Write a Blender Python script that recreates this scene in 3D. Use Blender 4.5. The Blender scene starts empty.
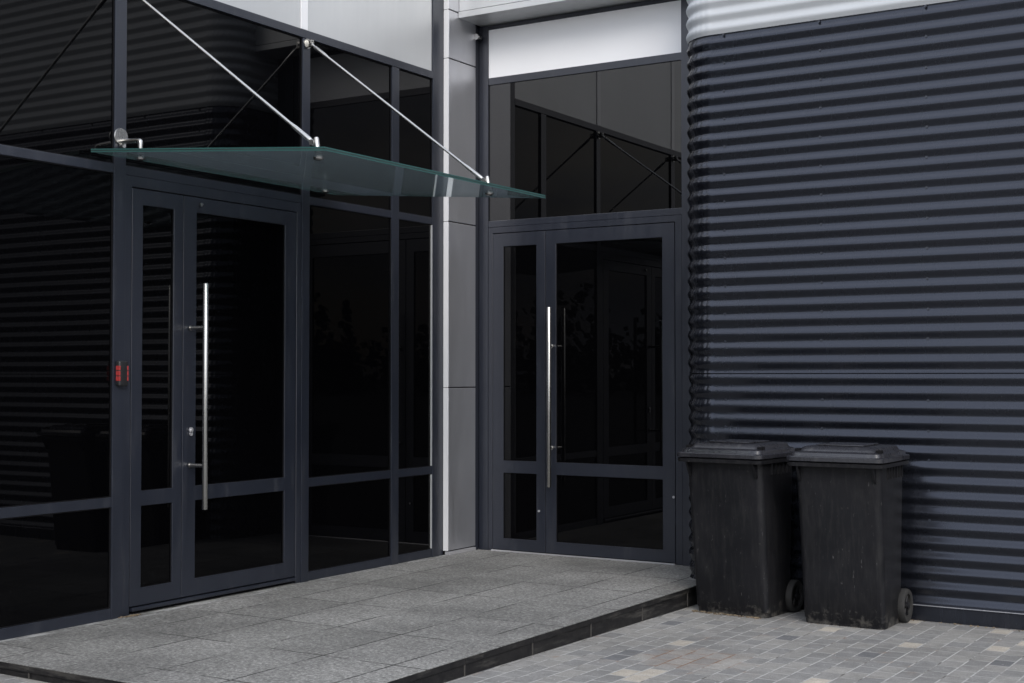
import bpy, bmesh, math, random
from mathutils import Vector, Matrix
random.seed(7)
R = math.radians
scene = bpy.context.scene
col = scene.collection

# ------------------------------------------------------------------ helpers
def link(name, bm, mats, parent=None, smooth=False, auto=None):
    me = bpy.data.meshes.new(name)
    bmesh.ops.recalc_face_normals(bm, faces=bm.faces[:])
    bm.to_mesh(me); bm.free()
    if not isinstance(mats, (list, tuple)): mats = [mats]
    for m in mats: me.materials.append(m)
    if smooth:
        for p in me.polygons: p.use_smooth = True
        if auto is not None:
            me.set_sharp_from_angle(angle=R(auto))
    o = bpy.data.objects.new(name, me); col.objects.link(o)
    if parent: o.parent = parent
    return o

def tag(o, label=None, cat=None, group=None, kind=None):
    if label: o['label'] = label
    if cat: o['category'] = cat
    if group: o['group'] = group
    if kind: o['kind'] = kind
    return o

def empty(name, loc, rz=0):
    o = bpy.data.objects.new(name, None); col.objects.link(o)
    o.location = loc; o.rotation_euler = (0, 0, rz); o.empty_display_size = .2
    return o

def put(o, root):
    """parent o (modelled in world coordinates) to a thing standing elsewhere"""
    o.parent = root
    o.location = Vector(o.location) - Vector(root.location) if root.parent is None else o.location
    return o

def box(bm, x0, x1, y0, y1, z0, z1, bev=0.0, seg=2):
    vs = [bm.verts.new((x, y, z)) for x in (x0, x1) for y in (y0, y1) for z in (z0, z1)]
    fs = [(0,1,3,2),(4,6,7,5),(0,4,5,1),(2,3,7,6),(0,2,6,4),(1,5,7,3)]
    F = [bm.faces.new([vs[i] for i in f]) for f in fs]
    if bev:
        es = set(e for f in F for e in f.edges)
        bmesh.ops.bevel(bm, geom=list(es), offset=bev, segments=seg, profile=.6, affect='EDGES')

def plate(bm, us, vs, solid, mp, depth, bev=.002):
    """solid plate from a grid of cells (frame with openings). mp(u,v,d)->xyz"""
    nu, nv = len(us), len(vs)
    V = {}
    def vert(i, j, k):
        if (i, j, k) not in V: V[(i, j, k)] = bm.verts.new(mp(us[i], vs[j], -depth * k))
        return V[(i, j, k)]
    S = set(solid)
    for (i, j) in S:
        bm.faces.new([vert(i,j,0), vert(i+1,j,0), vert(i+1,j+1,0), vert(i,j+1,0)])
        bm.faces.new([vert(i,j,1), vert(i,j+1,1), vert(i+1,j+1,1), vert(i+1,j,1)])
        for (di, dj, a, b) in ((-1,0,(0,0),(0,1)), (1,0,(1,1),(1,0)), (0,-1,(1,0),(0,0)), (0,1,(0,1),(1,1))):
            if (i+di, j+dj) not in S:
                bm.faces.new([vert(i+a[0],j+a[1],0), vert(i+b[0],j+b[1],0), vert(i+b[0],j+b[1],1), vert(i+a[0],j+a[1],1)])
    if bev:
        bmesh.ops.recalc_face_normals(bm, faces=bm.faces[:])
        es = [e for e in bm.edges if len(e.link_faces) == 2 and e.calc_face_angle(0) > .5]
        bmesh.ops.bevel(bm, geom=es, offset=bev, segments=1, affect='EDGES')

def ring(p, d, r, n):
    d = d.normalized(); a = d.orthogonal().normalized(); b = d.cross(a)
    return [p + (a * math.cos(2*math.pi*i/n) + b * math.sin(2*math.pi*i/n)) * r for i in range(n)]

def tube(bm, pts, rad, n=16, cap=True):
    """tapered tube through pts, rad a number or a list"""
    pts = [Vector(p) for p in pts]
    if not isinstance(rad, (list, tuple)): rad = [rad] * len(pts)
    d0 = (pts[1] - pts[0]).normalized(); a = d0.orthogonal().normalized()
    loops = []
    for i, p in enumerate(pts):
        if i == 0: d = pts[1] - pts[0]
        elif i == len(pts) - 1: d = pts[-1] - pts[-2]
        else: d = (pts[i+1] - pts[i]).normalized() + (pts[i] - pts[i-1]).normalized()
        d = d.normalized(); a = (a - d * a.dot(d)).normalized(); b = d.cross(a)
        loops.append([bm.verts.new(p + (a * math.cos(2*math.pi*k/n) + b * math.sin(2*math.pi*k/n)) * rad[i]) for k in range(n)])
    for A, B in zip(loops, loops[1:]):
        for k in range(n):
            bm.faces.new([A[k], A[(k+1) % n], B[(k+1) % n], B[k]])
    if cap:
        bm.faces.new(loops[0]); bm.faces.new(loops[-1])

def loft(bm, loops, cap0=True, cap1=True):
    L = [[bm.verts.new(p) for p in lp] for lp in loops]
    n = len(L[0])
    for A, B in zip(L, L[1:]):
        for k in range(n): bm.faces.new([A[k], A[(k+1) % n], B[(k+1) % n], B[k]])
    if cap0: bm.faces.new(L[0])
    if cap1: bm.faces.new(L[-1])

def rrect(x0, x1, y0, y1, r, z, n=6, bulge=0.0):
    pts = []
    for cx, cy, a0 in ((x1-r, y1-r, 0), (x0+r, y1-r, 90), (x0+r, y0+r, 180), (x1-r, y0+r, 270)):
        for i in range(n+1):
            a = R(a0 + 90*i/n); pts.append((cx + r*math.cos(a), cy + r*math.sin(a), z))
    return pts

# ---------------------------------------------------------------- materials
def mat(name):
    m = bpy.data.materials.new(name); m.use_nodes = True
    nt = m.node_tree; nt.nodes.clear()
    out = nt.nodes.new('ShaderNodeOutputMaterial')
    b = nt.nodes.new('ShaderNodeBsdfPrincipled')
    nt.links.new(b.outputs[0], out.inputs[0])
    return m, nt, b, out

def N(nt, t, **kw):
    n = nt.nodes.new(t)
    for k, v in kw.items():
        if k in n.inputs: n.inputs[k].default_value = v
        else: setattr(n, k, v)
    return n

def ramp(nt, fac, stops, interp='LINEAR'):
    r = nt.nodes.new('ShaderNodeValToRGB'); r.color_ramp.interpolation = interp
    el = r.color_ramp.elements
    while len(el) < len(stops): el.new(.5)
    for e, (p, c) in zip(el, stops):
        e.position = p; e.color = (c, c, c, 1) if isinstance(c, (int, float)) else (*c, 1)
    nt.links.new(fac, r.inputs[0]); return r.outputs[0]

def mix(nt, a, b, fac, mode='MIX'):
    m = nt.nodes.new('ShaderNodeMix'); m.data_type = 'RGBA'; m.blend_type = mode
    for s, v in ((m.inputs[0], fac), (m.inputs[6], a), (m.inputs[7], b)):
        if hasattr(v, 'links') or isinstance(v, bpy.types.NodeSocket): nt.links.new(v, s)
        elif isinstance(v, (int, float)): s.default_value = v
        else: s.default_value = (*v, 1)
    return m.outputs[2]

def coords(nt, scale=(1,1,1), rot=(0,0,0), loc=(0,0,0)):
    g = nt.nodes.new('ShaderNodeNewGeometry')
    mp = nt.nodes.new('ShaderNodeMapping'); mp.inputs['Scale'].default_value = scale
    mp.inputs['Rotation'].default_value = rot; mp.inputs['Location'].default_value = loc
    nt.links.new(g.outputs['Position'], mp.inputs[0]); return mp.outputs[0]

def noise(nt, vec, scale, detail=4, rough=.55):
    n = N(nt, 'ShaderNodeTexNoise'); n.inputs['Scale'].default_value = scale
    n.inputs['Detail'].default_value = detail; n.inputs['Roughness'].default_value = rough
    nt.links.new(vec, n.inputs['Vector']); return n.outputs['Fac']

def bump(nt, b, h, strength, dist):
    n = nt.nodes.new('ShaderNodeBump'); n.inputs['Strength'].default_value = strength
    n.inputs['Distance'].default_value = dist
    nt.links.new(h, n.inputs['Height']); nt.links.new(n.outputs[0], b.inputs['Normal']); return n

def painted(name, base, rough, metal=0.0, var=.15, spec=.5, bscale=220, bstr=.05, dust=0.0, tint=None):
    m, nt, b, _ = mat(name)
    if tint: b.inputs['Specular Tint'].default_value = (*tint, 1)
    c = coords(nt)
    cs = coords(nt, scale=(6, 6, .7))
    a = noise(nt, c, 1.3, 5); s = noise(nt, cs, 3.5, 4)
    lo = tuple(v*(1-var) for v in base); hi = tuple(min(1, v*(1+var)) for v in base)
    cc = mix(nt, lo, hi, ramp(nt, a, ((.3, 0), (.7, 1))))
    if dust:
        cc = mix(nt, cc, (.32, .31, .29), ramp(nt, s, ((.58, 0), (.85, dust))))
    nt.links.new(cc, b.inputs['Base Color'])
    nt.links.new(ramp(nt, s, ((.25, rough*.8), (.8, min(1, rough*1.3)))), b.inputs['Roughness'])
    b.inputs['Metallic'].default_value = metal
    b.inputs['Specular IOR Level'].default_value = spec
    if bstr: bump(nt, b, noise(nt, c, bscale, 2), bstr, .001)
    return m

M = {}
M['frame'] = painted('anthracite_paint', (.0098, .0122, .0195), .36, var=.12, spec=.80, dust=.05, tint=(.94, .95, 1.0))
M['gap'] = painted('black_gasket', (.006, .006, .007), .8, var=.1, spec=.1)
M['dark_sheet'] = painted('dark_corrugated_paint', (.0060, .0068, .0095), .25, var=.10, spec=.66, tint=(.80, .85, 1.0), bstr=.0, dust=0)
M['white_sheet'] = painted('white_corrugated_paint', (.38, .397, .412), .42, var=.06)
M['white_panel'] = painted('white_composite_panel', (.78, .785, .80), .5, var=.02, bstr=.02)
M['silver'] = painted('silver_composite_panel', (.51, .52, .525), .40, metal=.45, var=.04, bstr=.02)
M['clad'] = painted('brushed_silver_cladding', (.50, .505, .53), .37, metal=.84, var=.04, bstr=.02)
M['silver_edge'] = painted('pale_strip_and_lit_edge', (.70, .70, .71), .4, metal=.1, var=.03)
M['steel'] = painted('brushed_steel', (.43, .425, .41), .27, metal=1.0, var=.06, bscale=500)
M['alu'] = painted('plain_aluminium', (.55, .55, .57), .35, metal=.7, var=.06)
M['black_plastic'] = painted('black_device_plastic', (.012, .012, .013), .4, var=.2)
M['rubber'] = painted('worn_rubber', (.017, .0165, .016), .85, var=.3, dust=.12, bscale=60, bstr=.3)

for key, nm, ior in (('glass', 'dark_tinted_glass', 1.30), ('glass_low', 'antireflective_dark_glass', 1.24), ('glass_door', 'door_dark_glass', 1.36), ('glass_coated', 'coated_dark_glass', 1.62)):
    m, nt, b, _ = mat(nm)
    b.inputs['Base Color'].default_value = (.0010, .0010, .0013, 1)
    b.inputs['Roughness'].default_value = 0.0
    b.inputs['IOR'].default_value = ior
    bump(nt, b, noise(nt, coords(nt), .9, 1), .03, .02)
    M[key] = m

m, nt, b, _ = mat('red_indicator')
b.inputs['Base Color'].default_value = (.27, .03, .03, 1); b.inputs['Roughness'].default_value = .3
b.inputs['Emission Color'].default_value = (1, .09, .07, 1); b.inputs['Emission Strength'].default_value = .01
M['red'] = m

# canopy glass: tinted, dusty laminated pane
m, nt, b, out = mat('canopy_glass')
nt.nodes.remove(b)
geo = nt.nodes.new('ShaderNodeNewGeometry')
iorm = nt.nodes.new('ShaderNodeMapRange'); iorm.inputs['To Min'].default_value = 1.36; iorm.inputs['To Max'].default_value = 1/1.36
nt.links.new(geo.outputs['Backfacing'], iorm.inputs['Value'])
fr = nt.nodes.new('ShaderNodeFresnel'); nt.links.new(iorm.outputs[0], fr.inputs['IOR'])
tr = N(nt, 'ShaderNodeBsdfTransparent'); tr.inputs['Color'].default_value = (.90, .93, .93, 1)
tl = N(nt, 'ShaderNodeBsdfTranslucent'); tl.inputs['Color'].default_value = (.50, .54, .56, 1)
df = N(nt, 'ShaderNodeBsdfDiffuse'); df.inputs['Color'].default_value = (.32, .345, .36, 1)
gl = N(nt, 'ShaderNodeBsdfGlossy'); gl.inputs['Color'].default_value = (.85, .9, .92, 1); gl.inputs['Roughness'].default_value = .02
dd = nt.nodes.new('ShaderNodeMixShader'); dd.inputs[0].default_value = .5
nt.links.new(tl.outputs[0], dd.inputs[1]); nt.links.new(df.outputs[0], dd.inputs[2])
c = coords(nt)
dirt = ramp(nt, noise(nt, coords(nt, scale=(14, 1.6, 1)), 3.0, 6, .7), ((.3, .09), (.75, .20)))
m1 = nt.nodes.new('ShaderNodeMixShader'); nt.links.new(dirt, m1.inputs[0])
nt.links.new(tr.outputs[0], m1.inputs[1]); nt.links.new(dd.outputs[0], m1.inputs[2])
m2 = nt.nodes.new('ShaderNodeMixShader'); nt.links.new(fr.outputs[0], m2.inputs[0])
nt.links.new(m1.outputs[0], m2.inputs[1]); nt.links.new(gl.outputs[0], m2.inputs[2])
nt.links.new(m2.outputs[0], out.inputs[0])
M['canopy'] = m
m, nt, b, _ = mat('canopy_glass_edge')
b.inputs['Base Color'].default_value = (.03, .085, .08, 1); b.inputs['Roughness'].default_value = .15
M['canopy_edge'] = m
M['interlayer'] = painted('dark_interlayer', (.01, .02, .02), .5, var=.1)

# bin plastic with scuffs and dust
m, nt, b, _ = mat('bin_plastic')
tc = nt.nodes.new('ShaderNodeTexCoord')
def omap(scale):
    mp = nt.nodes.new('ShaderNodeMapping'); mp.inputs['Scale'].default_value = scale
    nt.links.new(tc.outputs['Object'], mp.inputs[0]); return mp.outputs[0]
oi = nt.nodes.new('ShaderNodeObjectInfo'); sh = nt.nodes.new('ShaderNodeVectorMath'); sh.operation = 'MULTIPLY_ADD'
nt.links.new(oi.outputs['Location'], sh.inputs[0]); sh.inputs[1].default_value = (3.1, 2.3, 0); nt.links.new(tc.outputs['Object'], sh.inputs[2])
def omap(scale):
    mp = nt.nodes.new('ShaderNodeMapping'); mp.inputs['Scale'].default_value = scale
    nt.links.new(sh.outputs[0], mp.inputs[0]); return mp.outputs[0]
st = noise(nt, omap((26, 26, 2.2)), 1.6, 7, .7)
cl = noise(nt, omap((1, 1, 1)), 3.0, 5, .6)
fn = noise(nt, omap((1, 1, 1)), 90, 3, .6)
cc = mix(nt, (.0052, .0054, .0068), (.0095, .0096, .0115), ramp(nt, cl, ((.3, 0), (.7, 1))))
cc = mix(nt, cc, (.05, .049, .047), ramp(nt, st, ((.48, 0), (.80, .30))))
sc = noise(nt, omap((30, 30, 7)), 2.0, 5, .7)
cc = mix(nt, cc, (.17, .165, .16), ramp(nt, sc, ((.64, 0), (.74, .5))))
sz = nt.nodes.new('ShaderNodeSeparateXYZ'); nt.links.new(tc.outputs['Object'], sz.inputs[0])
foot = ramp(nt, sz.outputs[2], ((0, .24), (.16, 0)))
fa = nt.nodes.new('ShaderNodeMath'); fa.operation = 'ADD'; nt.links.new(foot, fa.inputs[0]); nt.links.new(noise(nt, omap((1, 1, 1)), 16, 6, .72), fa.inputs[1])
cc = mix(nt, cc, (.15, .14, .125), ramp(nt, fa.outputs[0], ((.66, 0), (.82, .42))))
nt.links.new(cc, b.inputs['Base Color'])
nt.links.new(ramp(nt, cl, ((.3, .42), (.8, .62))), b.inputs['Roughness'])
b.inputs['Specular IOR Level'].default_value = .22
bump(nt, b, fn, .25, .001)
M['bin'] = m
M['bin_lid'] = painted('bin_lid_plastic', (.017, .0172, .021), .28, var=.3, spec=.6, dust=.16, bscale=80, bstr=.15)

# paving blocks
m, nt, b, _ = mat('paving_blocks')
vec = coords(nt, rot=(0, 0, R(90)), loc=(.0, .046, 0))
wob = nt.nodes.new('ShaderNodeTexNoise'); wob.inputs['Scale'].default_value = 2.5; nt.links.new(vec, wob.inputs['Vector'])
wsc = nt.nodes.new('ShaderNodeVectorMath'); wsc.operation = 'SCALE'; wsc.inputs['Scale'].default_value = .004
nt.links.new(wob.outputs['Color'], wsc.inputs[0])
wad = nt.nodes.new('ShaderNodeVectorMath'); wad.operation = 'ADD'
nt.links.new(vec, wad.inputs[0]); nt.links.new(wsc.outputs[0], wad.inputs[1])
br = nt.nodes.new('ShaderNodeTexBrick'); nt.links.new(wad.outputs[0], br.inputs['Vector'])
br.offset = .5; br.squash = 1
for k, v in (('Scale', 1), ('Mortar Size', .0046), ('Mortar Smooth', .2), ('Bias', 0), ('Brick Width', .163), ('Row Height', .1085)):
    br.inputs[k].default_value = v
br.inputs['Color1'].default_value = (0, 0, 0, 1); br.inputs['Color2'].default_value = (1, 1, 1, 1); br.inputs['Mortar'].default_value = (.5, .5, .5, 1)
t = br.outputs['Color']
tone = ramp(nt, t, ((0, (.226, .225, .226)), (.16, (.196, .197, .200)), (.30, (.250, .248, .245)), (.46, (.212, .213, .217)), (.60, (.236, .235, .234)), (.74, (.198, .200, .205)), (.86, (.272, .270, .266)), (.925, (.135, .139, .150)), (.95, (.41, .38, .34))), 'CONSTANT')
g = noise(nt, coords(nt), 130, 3, .7)
big = noise(nt, coords(nt), 1.1, 6, .65)
mid = noise(nt, coords(nt), 14, 5, .7)
cc = mix(nt, tone, ramp(nt, g, ((.25, .62), (.75, 1.35))), .75, 'MULTIPLY')
cc = mix(nt, cc, ramp(nt, mid, ((.25, .72), (.75, 1.28))), .8, 'MULTIPLY')
cc = mix(nt, cc, ramp(nt, big, ((.3, .66), (.7, 1.08))), .9, 'MULTIPLY')
jn = noise(nt, coords(nt), 7, 4, .7)
joint = mix(nt, (.36, .355, .34), (.085, .078, .068), ramp(nt, jn, ((.50, 0), (.66, 1))))
pd = nt.nodes.new('ShaderNodeVectorMath'); pd.operation = 'DISTANCE'; pd.inputs[1].default_value = (-3.0, 6.62, 0); nt.links.new(coords(nt), pd.inputs[0])
pz = ramp(nt, pd.outputs['Value'], ((.12, .30), (.42, 0)))
rad_ = nt.nodes.new('ShaderNodeMath'); rad_.operation = 'ADD'; nt.links.new(pz, rad_.inputs[0])
rust = ramp(nt, rad_.outputs[0], ((.60, 0), (.74, 1)))
rust_n = (noise(nt, coords(nt, loc=(3.1, 1.2, 0)), 5.0, 4, .6))
nt.links.new(rust_n, rad_.inputs[1])
joint = mix(nt, joint, (.17, .095, .055), rust)
stain = nt.nodes.new('ShaderNodeMath'); stain.operation = 'MULTIPLY'; stain.inputs[1].default_value = .12; nt.links.new(rust, stain.inputs[0])
cc = mix(nt, cc, (.20, .12, .07), stain.outputs[0])
cc = mix(nt, cc, (1.02, 1.0, .945), 1.0, 'MULTIPLY')
cc = mix(nt, cc, joint, br.outputs['Fac'])
chip = ramp(nt, noise(nt, coords(nt), 38, 3, .6), ((.68, 0), (.73, .7)))
cc = mix(nt, cc, (.48, .48, .47), chip)
nt.links.new(cc, b.inputs['Base Color']); b.inputs['Roughness'].default_value = .82
inv = nt.nodes.new('ShaderNodeMath'); inv.operation = 'MULTIPLY_ADD'; inv.inputs[1].default_value = -1; inv.inputs[2].default_value = 1
nt.links.new(br.outputs['Fac'], inv.inputs[0])
hh = nt.nodes.new('ShaderNodeMath'); hh.operation = 'MULTIPLY_ADD'; hh.inputs[1].default_value = .18
nt.links.new(mid, hh.inputs[0]); nt.links.new(inv.outputs[0], hh.inputs[2])
bump(nt, b, hh.outputs[0], .6, .004)
M['paving'] = m

# granite slabs of the platform
m, nt, b, _ = mat('granite_slabs')
vec = coords(nt, rot=(0, 0, R(90)), loc=(.115, -.36, 0))
br = nt.nodes.new('ShaderNodeTexBrick'); nt.links.new(vec, br.inputs['Vector'])
br.offset = 0; br.squash = 1
for k, v in (('Scale', 1), ('Mortar Size', .0068), ('Mortar Smooth', .4), ('Bias', 0), ('Brick Width', .645), ('Row Height', .43)):
    br.inputs[k].default_value = v
br.inputs['Color1'].default_value = (0, 0, 0, 1); br.inputs['Color2'].default_value = (1, 1, 1, 1); br.inputs['Mortar'].default_value = (.5, .5, .5, 1)
base = mix(nt, (.158, .156, .147), (.196, .193, .183), br.outputs['Color'])
sp = noise(nt, coords(nt, scale=(1, .8, 1)), 62, 4, .8)
sp2 = noise(nt, coords(nt), 34, 4, .7)
big = noise(nt, coords(nt), 1.3, 7, .68)
cc = mix(nt, base, ramp(nt, sp, ((.28, .25), (.5, 1), (.72, 2.3))), .95, 'MULTIPLY')
cc = mix(nt, cc, ramp(nt, sp2, ((.3, .6), (.7, 1.4))), .85, 'MULTIPLY')
cc = mix(nt, cc, ramp(nt, big, ((.3, .62), (.7, 1.28))), .95, 'MULTIPLY')
jn = ramp(nt, noise(nt, coords(nt), 1.9, 4, .7), ((.42, .10), (.52, 1)))
jm = nt.nodes.new('ShaderNodeMath'); jm.operation = 'MULTIPLY'
nt.links.new(jn, jm.inputs[0]); nt.links.new(br.outputs['Fac'], jm.inputs[1])
cc = mix(nt, cc, (.012, .011, .010), jm.outputs[0])
scr = ramp(nt, noise(nt, coords(nt, scale=(10, 1.4, 1), rot=(0, 0, R(6))), 3.2, 7, .74), ((.61, 0), (.72, .45)))
cc = mix(nt, cc, (.42, .42, .41), scr)
# pale lime streaks that have dried along the foot of the glazed wall
sx = nt.nodes.new('ShaderNodeSeparateXYZ'); nt.links.new(coords(nt), sx.inputs[0])
band = nt.nodes.new('ShaderNodeMapRange'); band.inputs['From Min'].default_value = -6.03; band.inputs['From Max'].default_value = -5.72
band.inputs['To Min'].default_value = .16; band.inputs['To Max'].default_value = 0
nt.links.new(sx.outputs[0], band.inputs['Value'])
ad = nt.nodes.new('ShaderNodeMath'); ad.operation = 'ADD'
nt.links.new(noise(nt, coords(nt, scale=(7, 1.0, 1)), 3.0, 6, .7), ad.inputs[0]); nt.links.new(band.outputs[0], ad.inputs[1])
cc = mix(nt, cc, (.45, .45, .44), ramp(nt, ad.outputs[0], ((.66, 0), (.76, .6))))
nt.links.new(cc, b.inputs['Base Color']); b.inputs['Roughness'].default_value = .72
bump(nt, b, sp2, .25, .002)
M['granite'] = m

m, nt, b, _ = mat('black_granite_edge')
a = noise(nt, coords(nt), 26, 5, .75); s = noise(nt, coords(nt, scale=(1, 1.2, 9)), 3, 5, .7)
cc = mix(nt, (.006, .006, .007), (.018, .017, .017), ramp(nt, a, ((.35, 0), (.7, 1))))
cc = mix(nt, cc, (.11, .105, .095), ramp(nt, s, ((.52, 0), (.72, .5))))
nt.links.new(cc, b.inputs['Base Color']); b.inputs['Roughness'].default_value = .5; b.inputs['Specular IOR Level'].default_value = .25
bump(nt, b, a, .3, .002)
M['riser'] = m
M['mortar'] = painted('pale_mortar', (.055, .052, .048), .9, var=.2)
M['litter'] = painted('dry_litter', (.15, .115, .075), .9, var=.4, bstr=0)
M['leaf'] = painted('far_foliage', (.035, .055, .02), .8, var=.4, bstr=0)
M['core'] = painted('inner_render', (.05, .05, .05), .9)
M['roof'] = painted('roof_membrane', (.18, .18, .18), .9)

# ------------------------------------------------------------------- ground
bm = bmesh.new()
gx = [-400, -60, -12, -6.5, -3.745, 0, 8, 60, 400]; gy = [-400, -60, -12, 0, 2.2, 5.0, 8.5, 12, 60, 400]
def gz(x, y):
    return .0128*max(0, 8.5-max(y, 2.2)) + .0075*max(0, min(2.755, -3.745-x))*(1 if y < 8.4 else 0)
V = [[bm.verts.new((x, y, gz(x, y))) for y in gy] for x in gx]
for a in range(len(gx)-1):
    for b_ in range(len(gy)-1): bm.faces.new([V[a][b_], V[a+1][b_], V[a+1][b_+1], V[a][b_+1]])
ground = link('ground', bm, M['paving']); tag(ground, kind='structure')

PZ = .129; PX = -3.745; PY = 4.35
AX = -6.03; BY = 9.14; CY = 8.53
bm = bmesh.new()
box(bm, AX-.1, PX-.0515, PY+.0515, BY+.1, .02, PZ-.0035); box(bm, AX-.1, PX-.0015, PY+.0015, BY+.1, PZ-.003, PZ, .0012, 1)
platform = link('platform', bm, M['granite']); tag(platform, kind='structure')
# black edge stones: a thin tread edge over a taller riser, in lengths
ys = [4.35, 4.96, 5.60, 6.243, 6.886, 7.537, 8.19, 8.84]
for a, c_ in zip(ys, ys[1:]):
    bm = bmesh.new()
    box(bm, PX-.05, PX-.008, a+.002, c_-.002, .0, PZ-.034, .003)
    box(bm, PX-.05, PX, a+.0015, c_-.0015, PZ-.033, PZ-.0035, .002)
    link('edge_stone', bm, M['riser'], platform)
bm = bmesh.new()
xs = [-6.03, -5.40, -4.75, -4.11, PX-.052]
for a, c_ in zip(xs, xs[1:]):
    bm = bmesh.new()
    box(bm, a+.002, c_-.002, PY+.008, PY+.04, 0, PZ-.034, .003)
    box(bm, a+.0015, c_-.0015, PY, PY+.05, PZ-.033, PZ-.0035, .002)
    link('edge_stone', bm, M['riser'], platform)
bm = bmesh.new()
for y in ys[1:-1]: box(bm, PX-.05, PX-.0025, y-.0017, y+.0017, 0.01, PZ-.005)
for x in xs[1:-1]: box(bm, x-.0017, x+.0017, PY+.003, PY+.05, 0.01, PZ-.005)
link('mortar_joint', bm, M['mortar'], platform)

# ------------------------------------------------------------------ building
bld = empty('building', (-6, 9, 0))
tag(bld, 'dark modern building with glazed facade, recessed glass entrance and corrugated metal wing', 'building')
def part(name, bm, mats, smooth=False, auto=None, sub=None, root=None):
    o = link(name, bm, mats, None, smooth, auto)
    if sub is not None:
        o.parent = sub                       # part origin == world frame shifted by the building root
    else:
        r = root or bld
        o.parent = r; o.location = -Vector(r.location)
    return o

TOP = 4.95; TOPC = 5.7
YA0 = 1.0
mpA = lambda d0: (lambda u, v, d: (AX + d0 + d, u, v))
mpB = lambda d0: (lambda u, v, d: (u, BY - d0 - d, v))

# -- facade A: mullions and transoms
def A_box(name, y0, y1, z0, z1, proud=0.0, deep=.09, mt='frame', bev=.0025, sub=None):
    bm = bmesh.new(); box(bm, AX-deep, AX+proud, y0, y1, z0, z1, bev); return part(name, bm, M[mt], sub=sub)
def B_box(name, x0, x1, z0, z1, proud=0.0, deep=.09, mt='frame', bev=.0025, sub=None):
    bm = bmesh.new(); box(bm, x0, x1, BY-proud, BY+deep, z0, z1, bev); return part(name, bm, M[mt], sub=sub)

mulls = [(YA0, YA0+.09), (3.19, 3.28), (5.42, 5.506), (7.045, 7.121), (8.04, 8.127), (8.557, 8.697)]
for i, (a, c_) in enumerate(mulls):
    A_box('mullion', a, c_, 0 if c_ < PY else PZ-.01, TOP if i == 5 else 3.768, .004)
# transoms between mullions
bays = [(YA0+.09, 3.19), (3.28, 5.42), (5.506, 7.045), (7.121, 8.04), (8.127, 8.557)]
for i, (a, c_) in enumerate(bays):
    A_box('transom', a, c_, 2.655, 2.707)
    if i != 2:
        A_box('transom', a, c_, .76, .815)
        A_box('bottom_rail', a, c_, .131 if a > 3.5 else .05, .19)
A_box('top_rail', YA0, 8.557, 3.77, 3.826, .006)
A_box('plinth', YA0, PY, 0, .048, -.01, .1)

def windowA(y0, y1, z0, z1, mt='glass_low'):
    bm = bmesh.new(); box(bm, AX-.022, AX-.012, y0-.01, y1+.01, z0-.01, z1+.01)
    w = part('window', bm, M[mt])
    bm = bmesh.new()
    plate(bm, [y0+.0005, y0+.006, y1-.006, y1-.0005], [z0+.0005, z0+.006, z1-.006, z1-.0005],
          [(i, j) for i in range(3) for j in range(3) if (i, j) != (1, 1)], mpA(-.005), .0065, 0)
    link('gasket', bm, M['gap'], w)
    return w
for i, (a, c_) in enumerate(bays):
    windowA(a, c_, 2.707, 3.768, 'glass')
    if i != 2:
        windowA(a, c_, .815, 2.655); windowA(a, c_, .19, .76)
# bright inner jamb beside the last two panes
for z0, z1 in ((.82, 2.65), (.195, .755)):
    bm = bmesh.new(); box(bm, AX-.0115, AX+.001, 8.549, 8.5562, z0, z1, .001); part('jamb_strip', bm, M['silver'])

# fascia panels above A
for a, c_ in ((YA0, 3.20), (3.27, 5.42), (5.49, 7.03), (7.10, 8.555)):
    A_box('fascia_panel', a+.002, c_-.002, 3.828, TOP, -.006, .03, 'silver', .002)
for a, c_ in ((3.20, 3.27), (5.42, 5.49), (7.03, 7.10)):
    A_box('cover_strip', a+.001, c_-.001, 3.828, TOP, .001, .03, 'silver_edge', .002)

# -- door helper
def door(mp, name, us, zs, frame_mat, label, hinge=None):
    """one leaf: grid us x zs with two openings"""
    bm = bmesh.new()
    plate(bm, us, zs, [(i, j) for i in range(3) for j in range(5) if not (i == 1 and j in (1, 3))], mp(-.0012), .055, .0012)
    d = part(name, bm, M['frame']); d['label'] = label
    for j in (1, 3):
        b2 = bmesh.new()
        plate(b2, [us[1]-.01, us[2]+.01], [zs[j]-.01, zs[j+1]+.01], [(0, 0)], mp(-.014), .01, 0)
        link('window_pane', b2, M[frame_mat], d)
        b3 = bmesh.new()
        plate(b3, [us[1]+.0005, us[1]+.004, us[2]-.004, us[2]-.0005], [zs[j]+.0005, zs[j]+.004, zs[j+1]-.004, zs[j+1]-.0005],
              [(i, k) for i in range(3) for k in range(3) if (i, k) != (1, 1)], mp(-.0085), .005, 0)
        link('gasket', b3, M['gap'], d)
    return d

# A entrance: outer frame, two leaves
bm = bmesh.new()
plate(bm, [5.507, 5.556, 6.996, 7.044], [PZ+.002, 2.592, 2.654], [(0, 0), (0, 1), (1, 1), (2, 1), (2, 0)], mpA(0), .08, .002)
part('door_frame', bm, M['frame'])
bm = bmesh.new(); box(bm, AX-.085, AX-.062, 5.55, 7.0, PZ, 2.6); part('door_backing', bm, M['gap'])
dA1 = door(mpA, 'door', [5.561, 5.643, 5.888, 5.962], [.178, .277, .750, .835, 2.495, 2.586], 'glass_low', 'narrow fixed leaf of the left entrance under the canopy')
dA2 = door(mpA, 'door', [5.967, 6.075, 6.882, 6.990], [.178, .277, .750, .835, 2.495, 2.586], 'glass_low', 'wide leaf of the left entrance with a long steel pull handle')
bm = bmesh.new(); box(bm, AX-.07, AX-.03, 5.558, 6.994, PZ, .168, .002); part('threshold', bm, M['gap'])
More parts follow.
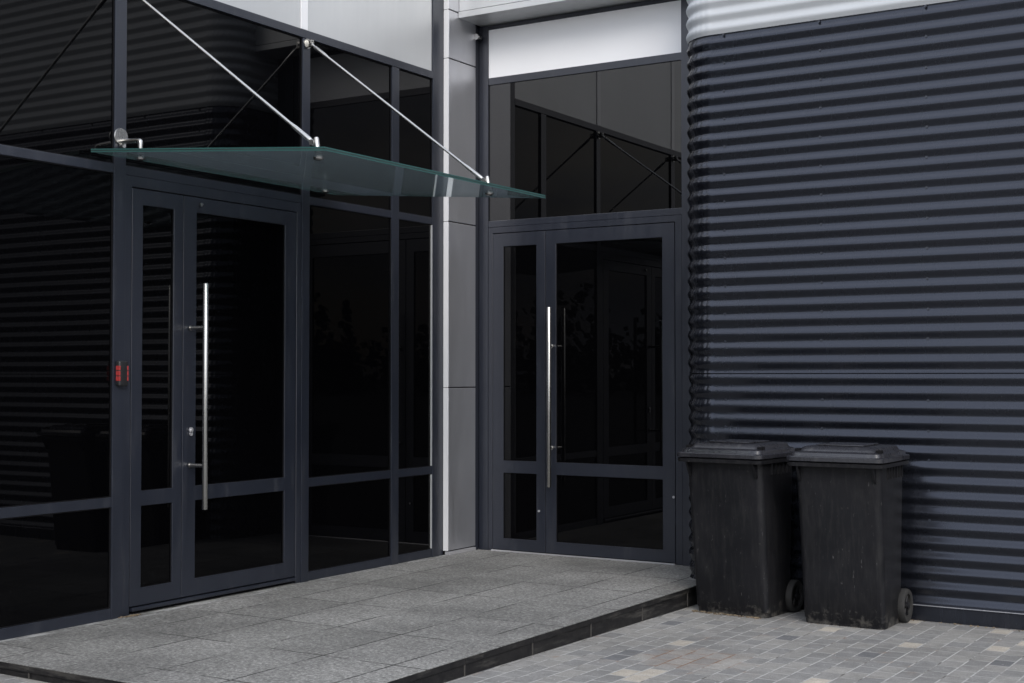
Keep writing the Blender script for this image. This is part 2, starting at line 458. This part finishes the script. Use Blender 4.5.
bm = bmesh.new(); box(bm, AX-.03, AX+.012, 5.57, 6.985, .150, .171, .004); part('drip_bar', bm, M['frame'])

def handleA(d):
    x, y = -5.90, 6.022
    bm = bmesh.new(); tube(bm, [(x, y, .703), (x, y, .706), (x, y, 2.052), (x, y, 2.055)], [.0145, .0165, .0165, .0145], 24)
    h = link('handle', bm, M['steel'], d, True, 40)
    for z in (.964, 1.79):
        bm = bmesh.new(); tube(bm, [(AX+.004, y, z), (x+.002, y, z)], .0125, 16); tube(bm, [(AX+.0035, y, z), (AX+.012, y, z)], .016, 16)
        h2 = link('handle_mount', bm, M['steel'], d, True, 40)
handleA(dA2)
def lockA(d, y, z):
    bm = bmesh.new(); tube(bm, [(AX+.0035, y, z+.012), (AX+.010, y, z+.012)], .017, 20); tube(bm, [(AX+.0035, y, z-.012), (AX+.010, y, z-.012)], .012, 20)
    tube(bm, [(AX+.0095, y, z+.012), (AX+.016, y, z+.012)], .008, 16)
    link('lock_cylinder', bm, M['alu'], d, True, 40)
lockA(dA2, 6.030, 1.163)
bm = bmesh.new(); tube(bm, [(AX+.003, 6.105, 2.545), (AX+.014, 6.105, 2.545)], .011, 16); link('door_stud', bm, M['steel'], dA2, True, 40)

# -- facade B (recessed entrance)
def winB(x0, x1, z0, z1, name='window', mt='glass', dp=.012):
    bm = bmesh.new(); box(bm, x0-.01, x1+.01, BY+dp, BY+dp+.01, z0-.01, z1+.01); return part(name, bm, M[mt])
B_box('mullion', -5.985, -5.90, PZ-.01, 4.285, .004)
B_box('mullion', -4.222, -4.168, PZ-.01, 4.285, .004)
B_box('mullion', -4.1655, -3.99, PZ-.01, 4.285, .012)
B_box('top_rail', -5.90, -4.222, 4.252, 4.285)
B_box('transom', -5.90, -4.222, 3.81, 3.867)
B_box('transom', -5.90, -4.222, 2.677, 2.727)
winB(-5.90, -4.222, 2.727, 3.81, 'window', 'glass_coated')
o = winB(-5.90, -4.222, 3.867, 4.252, 'spandrel_panel', 'white_panel', .008)
bm = bmesh.new()
plate(bm, [-5.899, -5.860, -4.277, -4.223], [PZ+.002, 2.628, 2.676], [(0, 0), (0, 1), (1, 1), (2, 1), (2, 0)], mpB(0), .08, .002)
part('door_frame', bm, M['frame'])
bm = bmesh.new(); box(bm, -5.87, -4.27, BY+.062, BY+.085, PZ, 2.64); part('door_backing', bm, M['gap'])
dB1 = door(mpB, 'door', [-5.856, -5.760, -5.457, -5.378], [.142, .230, .744, .838, 2.520, 2.623], 'glass_door', 'narrow leaf of the recessed entrance beside the silver cladding')
dB2 = door(mpB, 'door', [-5.373, -5.282, -4.381, -4.282], [.142, .230, .744, .838, 2.520, 2.623], 'glass_door', 'wide leaf of the recessed entrance with a full height steel handle')
x, y = -5.288, 9.045
bm = bmesh.new(); tube(bm, [(x, y, .655), (x, y, .658), (x, y, 2.022), (x, y, 2.025)], [.0145, .0165, .0165, .0145], 24)
h = link('handle', bm, M['steel'], dB2, True, 40)
for z in (.95, 1.73):
    bm = bmesh.new(); tube(bm, [(x-.03, BY-.004, z), (x-.002, y-.002, z)], .010, 16); tube(bm, [(x-.03, BY-.003, z), (x-.028, BY-.012, z)], .016, 16)
    link('handle_mount', bm, M['steel'], dB2, True, 40)
for d, px_, pz_ in ((dB1, -5.43, .46), (dB2, -4.29, .62)):
    bm = bmesh.new(); tube(bm, [(px_, BY-.003, pz_), (px_, BY-.012, pz_)], .009, 14); link('door_stud', bm, M['alu'], d, True, 40)
bm = bmesh.new(); box(bm, -5.86, -4.28, BY-.022, BY-.006, PZ, PZ+.010, .002); part('threshold', bm, M['alu'])

# -- silver cladding between A and B, in stacked cassettes
CX = -5.98
cuts = [PZ+.032, 1.412, 2.690, 3.954, 4.332, TOP]
for z0, z1 in zip(cuts, cuts[1:]):
    bm = bmesh.new(); box(bm, CX-.046, CX, 8.7045, BY-.06, z0+.004, z1-.004, .004); part('cladding_panel', bm, M['clad'])
    bm = bmesh.new(); box(bm, AX+.0045, CX-.003, 8.6985, 8.704, z0+.002, z1-.002, .001); part('panel_edge', bm, M['silver_edge'])  # edge paler than the panel: stronger light on this side put into colour
bm = bmesh.new(); box(bm, AX-.06, CX-.05, 8.70, BY-.005, PZ, TOP); part('cladding_support', bm, M['gap'])
bm = bmesh.new(); box(bm, CX-.040, CX-.012, 8.71, BY-.06, PZ, TOP); part('cladding_support', bm, M['gap'])
bm = bmesh.new(); box(bm, CX-.03, CX+.012, 8.699, BY-.07, PZ+.001, PZ+.028, .003); part('base_flashing', bm, M['alu'])
bm = bmesh.new(); box(bm, CX-.05, CX-.006, BY-.055, BY-.006, PZ, 4.285, .002); part('corner_channel', bm, M['frame'])
# small steel fitting under the eave in the corner
bm = bmesh.new(); tube(bm, [(-5.962, BY-.075, 4.190), (-5.962, BY-.02, 4.190)], .017, 16); tube(bm, [(-5.962, BY-.085, 4.190), (-5.962, BY-.074, 4.190)], .024, 16)
part('bolt', bm, M['steel'], True, 40)

# -- eave and upper storey over B
EY = 8.83; EX1 = -3.74
bm = bmesh.new(); box(bm, CX+.002, EX1, EY, EY+.03, 4.290, 4.338, .003); part('eave_flashing', bm, M['silver'])
bm = bmesh.new(); box(bm, CX+.002, -3.99, EY+.032, BY+.1, 4.291, 4.312, .001); part('soffit', bm, M['silver'])
bm = bmesh.new(); box(bm, CX+.002, EX1, EY+.012, EY+.03, 4.345, TOP, .002); part('fascia_panel', bm, M['silver'])

# -- corrugated wing C
PITCH = .0935; PLOW = .0918; AMP = .0120; ZT = 1.526
U0, U1 = 1.728, 1.531   # trough heights: upper sheets, lower sheet
def wave(z, z0, p):
    '''triangular profile with rounded ridges; -1 at a trough, 1 at a crest; the flank below a trough faces up'''
    acc = 0; n = 9
    for i in range(n):
        t = ((z0 - z)/p + (i-(n-1)/2)/(n-1)*.25) % 1.0
        acc += -1 + 2*t/.49 if t < .49 else 1 - 2*(t-.49)/.51
    return acc/n
CXC, CYC, CR = -3.717, CY+.261, .261
def sheet(z0, z1, off, mt, lab, t0=U0, pp=PITCH):
    bm = bmesh.new()
    zs = []; n = int((z1-z0) / (PITCH/18))
    zs = [z0 + (z1-z0)*i/n for i in range(n+1)]
    nodes = []    # (x, y, nx, ny, crimp)
    for x in (6.5, 2.0, 0.0, -1.0, -2.0, -3.0, -3.66): nodes.append((x, CY, 0, -1, 0))
    nodes.append((-3.700, CY, 0, -1, 0))
    K = 9; sub = 6
    for i in range(K*sub+1):
        t = i/(K*sub); a = R(90)*t
        nodes.append((CXC - CR*math.sin(a), CYC - CR*math.cos(a), -math.sin(a), -math.cos(a), abs(math.sin(math.pi*K*t))**.6))
    nodes.append((CXC-CR, 9.05, -1, 0, 0)); nodes.append((CXC-CR, BY+.14, -1, 0, 0))
    cols = []
    for (x, y, nx, ny, cr) in nodes:
        c_ = []
        for z in zs:
            w0 = wave(z, t0, pp); w = AMP*w0
            t_ = ((t0-z)/pp) % 1.0; up = math.sin(math.pi*t_/.49) if t_ < .49 else 0
            k = off + w + (cr*(.0008 + .0028*up) if nx != 0 else 0)
            c_.append(bm.verts.new((x+nx*k, y+ny*k, z)))
        cols.append(c_)
    for A, B in zip(cols, cols[1:]):
        for i in range(n): bm.faces.new([A[i], A[i+1], B[i+1], B[i]])
    o = link('corrugated_sheet', bm, M[mt], None, True)
    o.parent = bld; o.location = -Vector(bld.location); o['label'] = lab
    return o
s1 = sheet(.09, ZT+.004, 0, 'dark_sheet', 'lower run of dark corrugated sheet behind the bins', U1, PLOW)
s2 = sheet(ZT-.006, 3.815, .003, 'dark_sheet', 'upper run of dark corrugated sheet')
s3 = sheet(3.797, TOPC, .0075, 'white_sheet', 'pale corrugated sheet above the dark one')
# base flashing
bm = bmesh.new()
box(bm, -3.70, 6.5, CY-.010, CY+.02, 0, .088, .002); box(bm, -3.70, 6.5, CY-.018, CY+.02, .089, .0945, .001)
part('base_flashing', bm, M['dark_sheet'])
bm = bmesh.new(); box(bm, -3.69, 6.5, CY-.019, CY-.0045, .0948, .0975); part('sealant_line', bm, M['alu'])
bm = bmesh.new(); pts = []
for z in (0.0, .092):
    pts.append([(CXC - (CR+.008)*math.sin(R(90)*i/16), CYC - (CR+.008)*math.cos(R(90)*i/16), z) for i in range(17)] + [(CXC-CR-.008, 9.13, z), (CXC-.05, 9.13, z), (CXC-.05, CYC-.1, z), (CXC, CYC-CR+.05, z)])
loft(bm, pts); part('base_flashing', bm, M['dark_sheet'])
# screws in every second trough
sc_me = None
for cxs in (-3.63, -2.965, -2.289, -1.613):
    for z in [U1 - 2*k*PLOW for k in range(8)] + [U0 + 2*k*PITCH for k in range(12)]:
        if z > 3.85 or z < .2: continue
        if sc_me is None:
            bm = bmesh.new(); tube(bm, [(0, 0, 0), (0, -.003, 0)], .0085, 12); tube(bm, [(0, -.003, 0), (0, -.0075, 0)], .0052, 6)
            bmesh.ops.recalc_face_normals(bm, faces=bm.faces[:])
            sc_me = bpy.data.meshes.new('screw'); bm.to_mesh(sc_me); bm.free(); sc_me.materials.append(M['frame'])
        s = s3 if z > 3.77 else s2 if z > 1.6 else s1
        o = bpy.data.objects.new('screw', sc_me); col.objects.link(o); o.parent = s
        o.location = (cxs + random.uniform(-.003, .003), CY + AMP - .0025 - (0 if s is s1 else .003 if s is s2 else .012), z + random.uniform(-.004, .004))

# -- building cores and roof (seen only from other positions)
bm = bmesh.new()
box(bm, -12, AX-.095, YA0, 13, 0, TOP-.01); box(bm, AX-.094, -3.95, BY+.15, 13, 0, TOP-.011); box(bm, -3.949, 6.49, CYC+.02, 13, 0, TOPC-.012)
part('inner_wall', bm, M['core'])
bm = bmesh.new()
box(bm, -12.1, AX+.03, YA0-.03, 13.1, TOP+.001, TOP+.12, .004); box(bm, AX+.031, -3.99, EY-.01, 13.1, TOP+.001, TOP+.12, .004); box(bm, -3.989, 6.55, CY-.03, 13.1, TOPC+.001, TOPC+.12, .004)
part('roof', bm, M['frame'])

# -------------------------------------------------------------- glass canopy
can = empty('glass_canopy', (-6.0, 6.29, 2.74))
tag(can, 'sloping laminated glass canopy hung on two steel rods over the left entrance', 'canopy')
def cpart(name, bm, mats, smooth=False, auto=None):
    o = link(name, bm, mats, can, smooth, auto); o.location = -Vector(can.location); return o
X0, X1, Y0, Y1 = -5.995, -4.325, 5.222, 7.357
ZB0, ZB1 = 2.742, 2.606
zc = lambda x: ZB0 + (ZB1-ZB0)*(x-X0)/(X1-X0)
TH = .0065
bm = bmesh.new()
for k, (lo, hi) in enumerate(((0, TH), (TH+.006, 2*TH+.006))):
    v = {}
    for x in (X0, X1):
        for y in (Y0, Y1):
            for z in (lo, hi): v[(x, y, z)] = bm.verts.new((x, y, zc(x)+z))
    q = lambda *a: bm.faces.new([v[p] for p in a])
    f1 = q((X0,Y0,lo),(X1,Y0,lo),(X1,Y1,lo),(X0,Y1,lo)); f2 = q((X0,Y0,hi),(X0,Y1,hi),(X1,Y1,hi),(X1,Y0,hi))
    for f in (q((X0,Y0,lo),(X0,Y0,hi),(X1,Y0,hi),(X1,Y0,lo)), q((X0,Y1,lo),(X1,Y1,lo),(X1,Y1,hi),(X0,Y1,hi)),
              q((X1,Y0,lo),(X1,Y0,hi),(X1,Y1,hi),(X1,Y1,lo)), q((X0,Y0,lo),(X0,Y1,lo),(X0,Y1,hi),(X0,Y0,hi))):
        f.material_index = 1
cpart('glass_panel', bm, [M['canopy'], M['canopy_edge']])
bm = bmesh.new()   # dark interlayer line seen at the edges
e = .0015
for (xa, xb, ya, yb) in ((X0+.001, X1-.001, Y0+.001, Y0+.004), (X0+.001, X1-.001, Y1-.004, Y1-.001)):
    vv = [bm.verts.new((x, y, zc(x)+z)) for x in (xa, xb) for y in (ya, yb) for z in (TH+.0002, TH+.0058)]
    for f in [(0,1,3,2),(4,6,7,5),(0,4,5,1),(2,3,7,6),(0,2,6,4),(1,5,7,3)]: bm.faces.new([vv[i] for i in f])
box(bm, X1-.004, X1-.001, Y0+.005, Y1-.005, zc(X1)+TH+.0002, zc(X1)+TH+.0058)
cpart('interlayer', bm, M['interlayer'])
for my in (5.463, 7.085):
    # wall disc with a short arm dropping onto the glass
    bm = bmesh.new()
    tube(bm, [(AX+.004, my, 2.866), (AX+.008, my, 2.866), (AX+.014, my, 2.866)], [.049, .050, .047], 36)
    br_ = cpart('wall_bracket', bm, M['steel'], True, 40)
    bm = bmesh.new()
    tube(bm, [(AX+.012, my, 2.838), (-5.885, my, 2.832), (-5.872, my, 2.830), (-5.865, my, 2.824), (-5.864, my, 2.812), (-5.864, my, 2.778)], [.016, .0135, .0138, .0142, .0142, .0128], 18)
    tube(bm, [(-5.864, my, 2.775), (-5.864, my, zc(-5.864)+.02)], .0075, 12)
    tube(bm, [(AX+.012, my, 2.812), (AX+.032, my, 2.816)], .016, 14)
    link('arm', bm, M['steel'], br_, True, 50)
    bm = bmesh.new(); zz = zc(-5.864)
    tube(bm, [(-5.864, my, zz+.0192), (-5.864, my, zz+.027)], .022, 20); tube(bm, [(-5.864, my, zz-.001), (-5.864, my, zz-.009), (-5.864, my, zz-.016)], [.026, .024, .012], 20)
    link('glass_clamp', bm, M['steel'], br_, True, 40)
    # tie rod
    fx = -4.565; zz = zc(fx)
    P0 = Vector((AX+.03, my, 3.735)); P1 = Vector((fx-.035, my, zz+.078))
    d = (P1-P0); L = d.length; d.normalize()
    bm = bmesh.new()
    tube(bm, [P0+d*.05, P0+d*.06, P0+d*.16, P0+d*.20, P1-d*.20, P1-d*.15, P1-d*.03, P1-d*.02], [.008, .013, .0125, .0085, .0085, .0125, .0135, .009], 18)
    rod = cpart('support_rod', bm, M['steel'], True, 40)
    bm = bmesh.new()
    tube(bm, [(AX+.004, my, 3.735), (AX+.012, my, 3.735)], .034, 28)
    box(bm, AX+.010, AX+.055, my-.012, my-.006, 3.71, 3.755, .002); box(bm, AX+.010, AX+.055, my+.006, my+.012, 3.71, 3.755, .002)
    tube(bm, [P0+d*.0+Vector((.01,0,0)), P0+d*.06], .0075, 14)
    tube(bm, [P0+Vector((.012, -.017, 0)), P0+Vector((.012, .017, 0))], .008, 14)
    link('rod_anchor', bm, M['steel'], rod, True, 40)
    bm = bmesh.new()
    tube(bm, [(fx-.005, my, zz+.020), (fx-.006, my, zz+.03), (fx-.016, my, zz+.098), (fx-.017, my, zz+.104)], [.0135, .0145, .0135, .010], 18)
    tube(bm, [P1-d*.03, P1+d*.028], .011, 14)
    tube(bm, [P1+Vector((0, -.019, 0)), P1+Vector((0, .019, 0))], .015, 16)
    tube(bm, [(fx, my, zz+.0192), (fx, my, zz+.026)], .022, 20); tube(bm, [(fx, my, zz-.001), (fx, my, zz-.009), (fx, my, zz-.016)], [.028, .026, .013], 20)
    link('rod_clamp', bm, M['steel'], rod, True, 40)

# ------------------------------------------------- alarm unit on the mullion
al = empty('alarm_unit', (AX+.004, 5.470, 1.515))
tag(al, 'small black alarm unit with red lit sides on the frame left of the entrance', 'alarm unit')
bm = bmesh.new(); box(bm, 0, .034, -.033, .036, -.072, .072, .011, 3); link('housing', bm, M['black_plastic'], al, True, 35)
for s_ in (-1, 1):
    bm = bmesh.new()
    for k in range(3):
        z0 = -.042 + k*.030
        yy = -.0345 if s_ < 0 else .0245
        box(bm, .006, .037, yy, yy+.0085, z0, z0+.025, .002)
    link('red_lens', bm, M['red'], al)

# ---------------------------------------------------------------- wheelie bin
def make_bin(name, label):
    root = empty(name, (0, 0, 0))
    tag(root, label, 'wheelie bin', 'black wheelie bins beside the corrugated wall')
    bm = bmesh.new()
    prof = [(.000, .236, -.172, .155, .036), (.004, .243, -.180, .160, .04), (.035, .245, -.184, .162, .04), (.042, .250, -.190, .166, .04),
            (.30, .2530, -.218, .174, .042), (.60, .2560, -.250, .183, .042), (.86, .2590, -.280, .192, .042), (.975, .2605, -.292, .196, .042)]
    loft(bm, [rrect(-w, w, y0, y1, r, z, 8) for z, w, y0, y1, r in prof], True, True)
    body = link('body', bm, M['bin'], root, True, 40)
    # rim with ribs and gussets under it
    bm = bmesh.new()
    loft(bm, [rrect(-w, w, y0, y1, .05, z, 8) for z, w, y0, y1 in ((.962, .270, -.312, .21), (.964, .292, -.362, .224), (.984, .294, -.366, .226), (.987, .290, -.361, .224), (.988, .270, -.33, .21))])
    for sx in (-1, 1):
        for k in range(6):
            y = -.15 + k*.055
            box(bm, *sorted((sx*.250, sx*.272)), y-.004, y+.004, .890, .968)
        vsx = []
        for dy in (-.006, .006):
            for (py, pz) in ((-.275, .966), (-.345, .966), (-.306, .888), (-.282, .868)):
                vsx.append(bm.verts.new((sx*.228+dy, py, pz)))
        for f in ((0,1,2,3), (7,6,5,4), (0,4,5,1), (1,5,6,2), (2,6,7,3), (3,7,4,0)): bm.faces.new([vsx[i] for i in f])
    link('rim', bm, M['bin'], root, True, 35)
    # lid
    bm = bmesh.new()
    lv = [(.988, .272, -.335, .212, .04), (.9925, .274, -.338, .214, .04), (.9935, .292, -.362, .225, .04), (.996, .297, -.369, .228, .045), (1.018, .297, -.369, .228, .045), (1.022, .292, -.364, .226, .045),
          (1.024, .276, -.342, .216, .04), (1.043, .271, -.334, .212, .04), (1.047, .262, -.322, .205, .04), (1.052, .240, -.285, .195, .04),
          (1.073, .230, -.262, .185, .04), (1.079, .215, -.245, .175, .04)]
    loft(bm, [rrect(-w, w, y0, y1, r, z, 6) for z, w, y0, y1, r in lv])
    lid = link('lid', bm, M['bin_lid'], root, True, 28)
    bm = bmesh.new(); box(bm, -.15, .13, -.19, .12, 1.0795, 1.0895, .006)
    link('lid_panel', bm, M['bin_lid'], lid, True, 30)
    for sx in (-1, 1):
        bm = bmesh.new(); box(bm, *sorted((sx*.232, sx*.262)), -.285, -.235, 1.045, 1.066, .003); link('lid_shade_block', bm, M['gap'], lid)  # solid black block: the shade of a lid notch put into its colour
    # handle and hinge at the back
    bm = bmesh.new()
    tube(bm, [(-.235, .252, 1.012), (.235, .252, 1.012)], .014, 14)
    for sx in (-1, 1):
        box(bm, *sorted((sx*.222, sx*.250)), .18, .262, .985, 1.035, .006)
    for x in (-.1, .1): box(bm, x-.02, x+.02, .20, .258, .99, 1.03, .004)
    link('handle', bm, M['bin'], root, True, 35)
    # axle and wheels
    bm = bmesh.new(); tube(bm, [(-.268, .175, .103), (.268, .175, .103)], .011, 12)
    box(bm, -.19, .19, .13, .19, .07, .15, .01)
    link('axle', bm, M['bin'], root, True, 35)
    for sx in (-1, 1):
        bm = bmesh.new()
        pr = [(.084, -.026), (.096, -.026), (.101, -.020), (.103, -.008), (.103, .008), (.101, .020), (.096, .026), (.084, .026), (.070, .022), (.068, 0), (.070, -.022)]
        n = 40; Ls = []
        for i in range(n):
            a = 2*math.pi*i/n
            Ls.append([bm.verts.new((sx*.262+o_, .175+r*math.cos(a), .103+r*math.sin(a))) for r, o_ in pr])
        for i in range(n):
            A, B = Ls[i], Ls[(i+1) % n]
            for k in range(len(pr)): bm.faces.new([A[k], A[(k+1) % len(pr)], B[(k+1) % len(pr)], B[k]])
        w = link('wheel', bm, M['rubber'], root, True, 35)
        bm = bmesh.new()
        tube(bm, [(sx*.240, .175, .103), (sx*.290, .175, .103)], .021, 20)
        tube(bm, [(sx*.252, .175, .103), (sx*.268, .175, .103)], .0695, 32)
        for k in range(6):
            a = 2*math.pi*k/6
            p = Vector((sx*.270, .175, .103))
            tube(bm, [p, p+Vector((0, .068*math.cos(a), .068*math.sin(a)))], .007, 8)
        link('hub', bm, M['bin'], w, True, 35)
    return root

def copy_tree(o, parent=None):
    c_ = o.copy(); col.objects.link(c_); c_.parent = parent
    for ch in list(o.children): copy_tree(ch, c_)
    return c_
bR = make_bin('wheelie_bin', 'right black wheelie bin, its worn wheel showing against the corrugated wall')
bL = copy_tree(bR)
bL['label'] = 'left black wheelie bin, at the end of the granite step with litter at its foot'
bR.location = (-2.672, 8.235, 0)
bL.location = (-3.385, 8.25, 0); bL.rotation_euler.z = R(-4)

# ------------------------------------------------------------ small litter
bm = bmesh.new()
def bit(x, y, z=0.0015, l=.02, w=.004):
    a = random.uniform(0, math.pi); dx, dy = math.cos(a)*l/2, math.sin(a)*l/2
    nx, ny = -math.sin(a)*w/2, math.cos(a)*w/2
    h = random.uniform(.001, .006)
    p = [(x-dx-nx, y-dy-ny, z), (x+dx-nx*.4, y+dy-ny*.4, z+h*.4), (x+dx+nx*.4, y+dy+ny*.4, z+h*.5), (x-dx+nx, y-dy+ny, z+h)]
    bot = [bm.verts.new((q[0], q[1], q[2])) for q in p]; top = [bm.verts.new((q[0], q[1], q[2]+.002)) for q in p]
    bm.faces.new(bot); bm.faces.new(top)
    for i in range(4): bm.faces.new([bot[i], bot[(i+1) % 4], top[(i+1) % 4], top[i]])
ca, sa = math.cos(R(-4)), math.sin(R(-4))
for _ in range(150):
    u = random.uniform(-.25, .22); v = -.19 - abs(random.gauss(0, .020))-.002
    bit(-3.392 + u*ca - v*sa, 8.25 + u*sa + v*ca, .0015 + random.random()*.008, random.uniform(.008, .035), random.uniform(.002, .006))
for _ in range(50):
    bit(-2.672 + random.uniform(-.22, .25), 8.05 - abs(random.gauss(0, .012)), .0015, random.uniform(.006, .02), .003)
for _ in range(90):
    bit(random.uniform(-3.7, -1.2), CY-.03 - abs(random.gauss(0, .02)), .0015, random.uniform(.006, .02), .003)
for _ in range(60):
    bit(PX + abs(random.gauss(0, .02)) + .012, random.uniform(4.6, 8.2), .0015, random.uniform(.006, .018), .003)
for _ in range(60):
    bit(AX + .012 + abs(random.gauss(0, .02)), 5.545 + random.gauss(0, .03), PZ+.002, random.uniform(.006, .022), .003)
lit = link('dry_litter', bm, M['litter']); tag(lit, 'dry straw and leaf crumbs gathered along the foot of the bins', 'litter', kind='stuff')

# ------------------------ far tree line across the yard (seen in the glass)
bm = bmesh.new()
for i in range(520):
    az = R(random.uniform(-165, 20)); rr = random.uniform(75, 100)
    cx_, cy_ = math.cos(az)*rr, math.sin(az)*rr
    hgt = random.uniform(3.2, 6.6) * (1.25 if random.random() < .15 else 1)
    wd = random.uniform(1.4, 3.0); conif = random.random() < .4
    for k in range(85):
        t_ = random.random()
        rad = wd*((1-t_)*.9+.06) if conif else wd*math.sqrt(max(0, 1-(2*t_-1)**2))*.9+.1
        a = random.uniform(0, 2*math.pi); q = rad*random.uniform(.4, 1)
        c0 = Vector((cx_+math.cos(a)*q, cy_+math.sin(a)*q, .2+hgt*t_))
        s_ = random.uniform(.16, .42); n1 = Vector((random.gauss(0,1), random.gauss(0,1), random.gauss(0,1))).normalized()
        n2 = n1.orthogonal().normalized()
        bm.faces.new([bm.verts.new(c0+n1*s_), bm.verts.new(c0+n2*s_), bm.verts.new(c0-n1*s_), bm.verts.new(c0-n2*s_)])
tr_ = link('distant_woods', bm, M['leaf']); tag(tr_, 'dark far tree line reflected low in the glass doors', 'woods', kind='stuff')

# ------------------------------------------------------------------- world
w = bpy.data.worlds.new('World'); scene.world = w; w.use_nodes = True
nt = w.node_tree; nt.nodes.clear()
out = nt.nodes.new('ShaderNodeOutputWorld'); bg = nt.nodes.new('ShaderNodeBackground')
sky = nt.nodes.new('ShaderNodeTexSky'); sky.sky_type = 'NISHITA'; sky.sun_disc = False
SUN = Vector((.70, -.76, .68)).normalized()
sky.sun_elevation = math.asin(SUN.z); sky.sun_rotation = math.atan2(SUN.x, SUN.y)
sky.air_density = 1.2; sky.dust_density = 2.5; sky.ozone_density = 1.5
tcw = nt.nodes.new('ShaderNodeTexCoord'); mpw = nt.nodes.new('ShaderNodeMapping'); mpw.inputs['Scale'].default_value = (1, 1, 2.6)
nt.links.new(tcw.outputs['Generated'], mpw.inputs[0])
n1 = nt.nodes.new('ShaderNodeTexNoise'); n1.inputs['Scale'].default_value = 2.6; n1.inputs['Detail'].default_value = 9; n1.inputs['Roughness'].default_value = .58
nt.links.new(mpw.outputs[0], n1.inputs['Vector'])
cov = ramp(nt, n1.outputs['Fac'], ((.36, .35), (.60, 1)))
n2 = nt.nodes.new('ShaderNodeTexNoise'); n2.inputs['Scale'].default_value = 4.0; n2.inputs['Detail'].default_value = 6
nt.links.new(mpw.outputs[0], n2.inputs['Vector'])
clc = ramp(nt, n2.outputs['Fac'], ((.3, (4.9, 5.3, 6.3)), (.7, (9.9, 10.3, 11.3))))
cm = mix(nt, sky.outputs[0], clc, cov)
nt.links.new(cm, bg.inputs[0]); bg.inputs[1].default_value = .12
nt.links.new(bg.outputs[0], out.inputs[0])

sd = bpy.data.lights.new('sun', 'SUN'); sd.energy = 1.0; sd.angle = R(28); sd.color = (1, .965, .92)
so = bpy.data.objects.new('sun', sd); col.objects.link(so)
so.rotation_euler = SUN.to_track_quat('Z', 'Y').to_euler()

# ------------------------------------------------------------------ camera
cd = bpy.data.cameras.new('camera'); cam = bpy.data.objects.new('camera', cd); col.objects.link(cam)
cam.location = (0, 0, 1.5); cam.rotation_euler = (R(90+1.44), 0, R(31.85))
cd.sensor_width = 36; cd.lens = 1375*36/1024; cd.clip_end = 1000; cd.clip_start = .05
scene.camera = cam
scene.view_settings.view_transform = 'Standard'; scene.view_settings.look = 'None'
scene.view_settings.exposure = 0.95; scene.view_settings.gamma = 1
scene.render.resolution_x = 1024; scene.render.resolution_y = 683
scene.cycles.max_bounces = 10; scene.cycles.transparent_max_bounces = 16
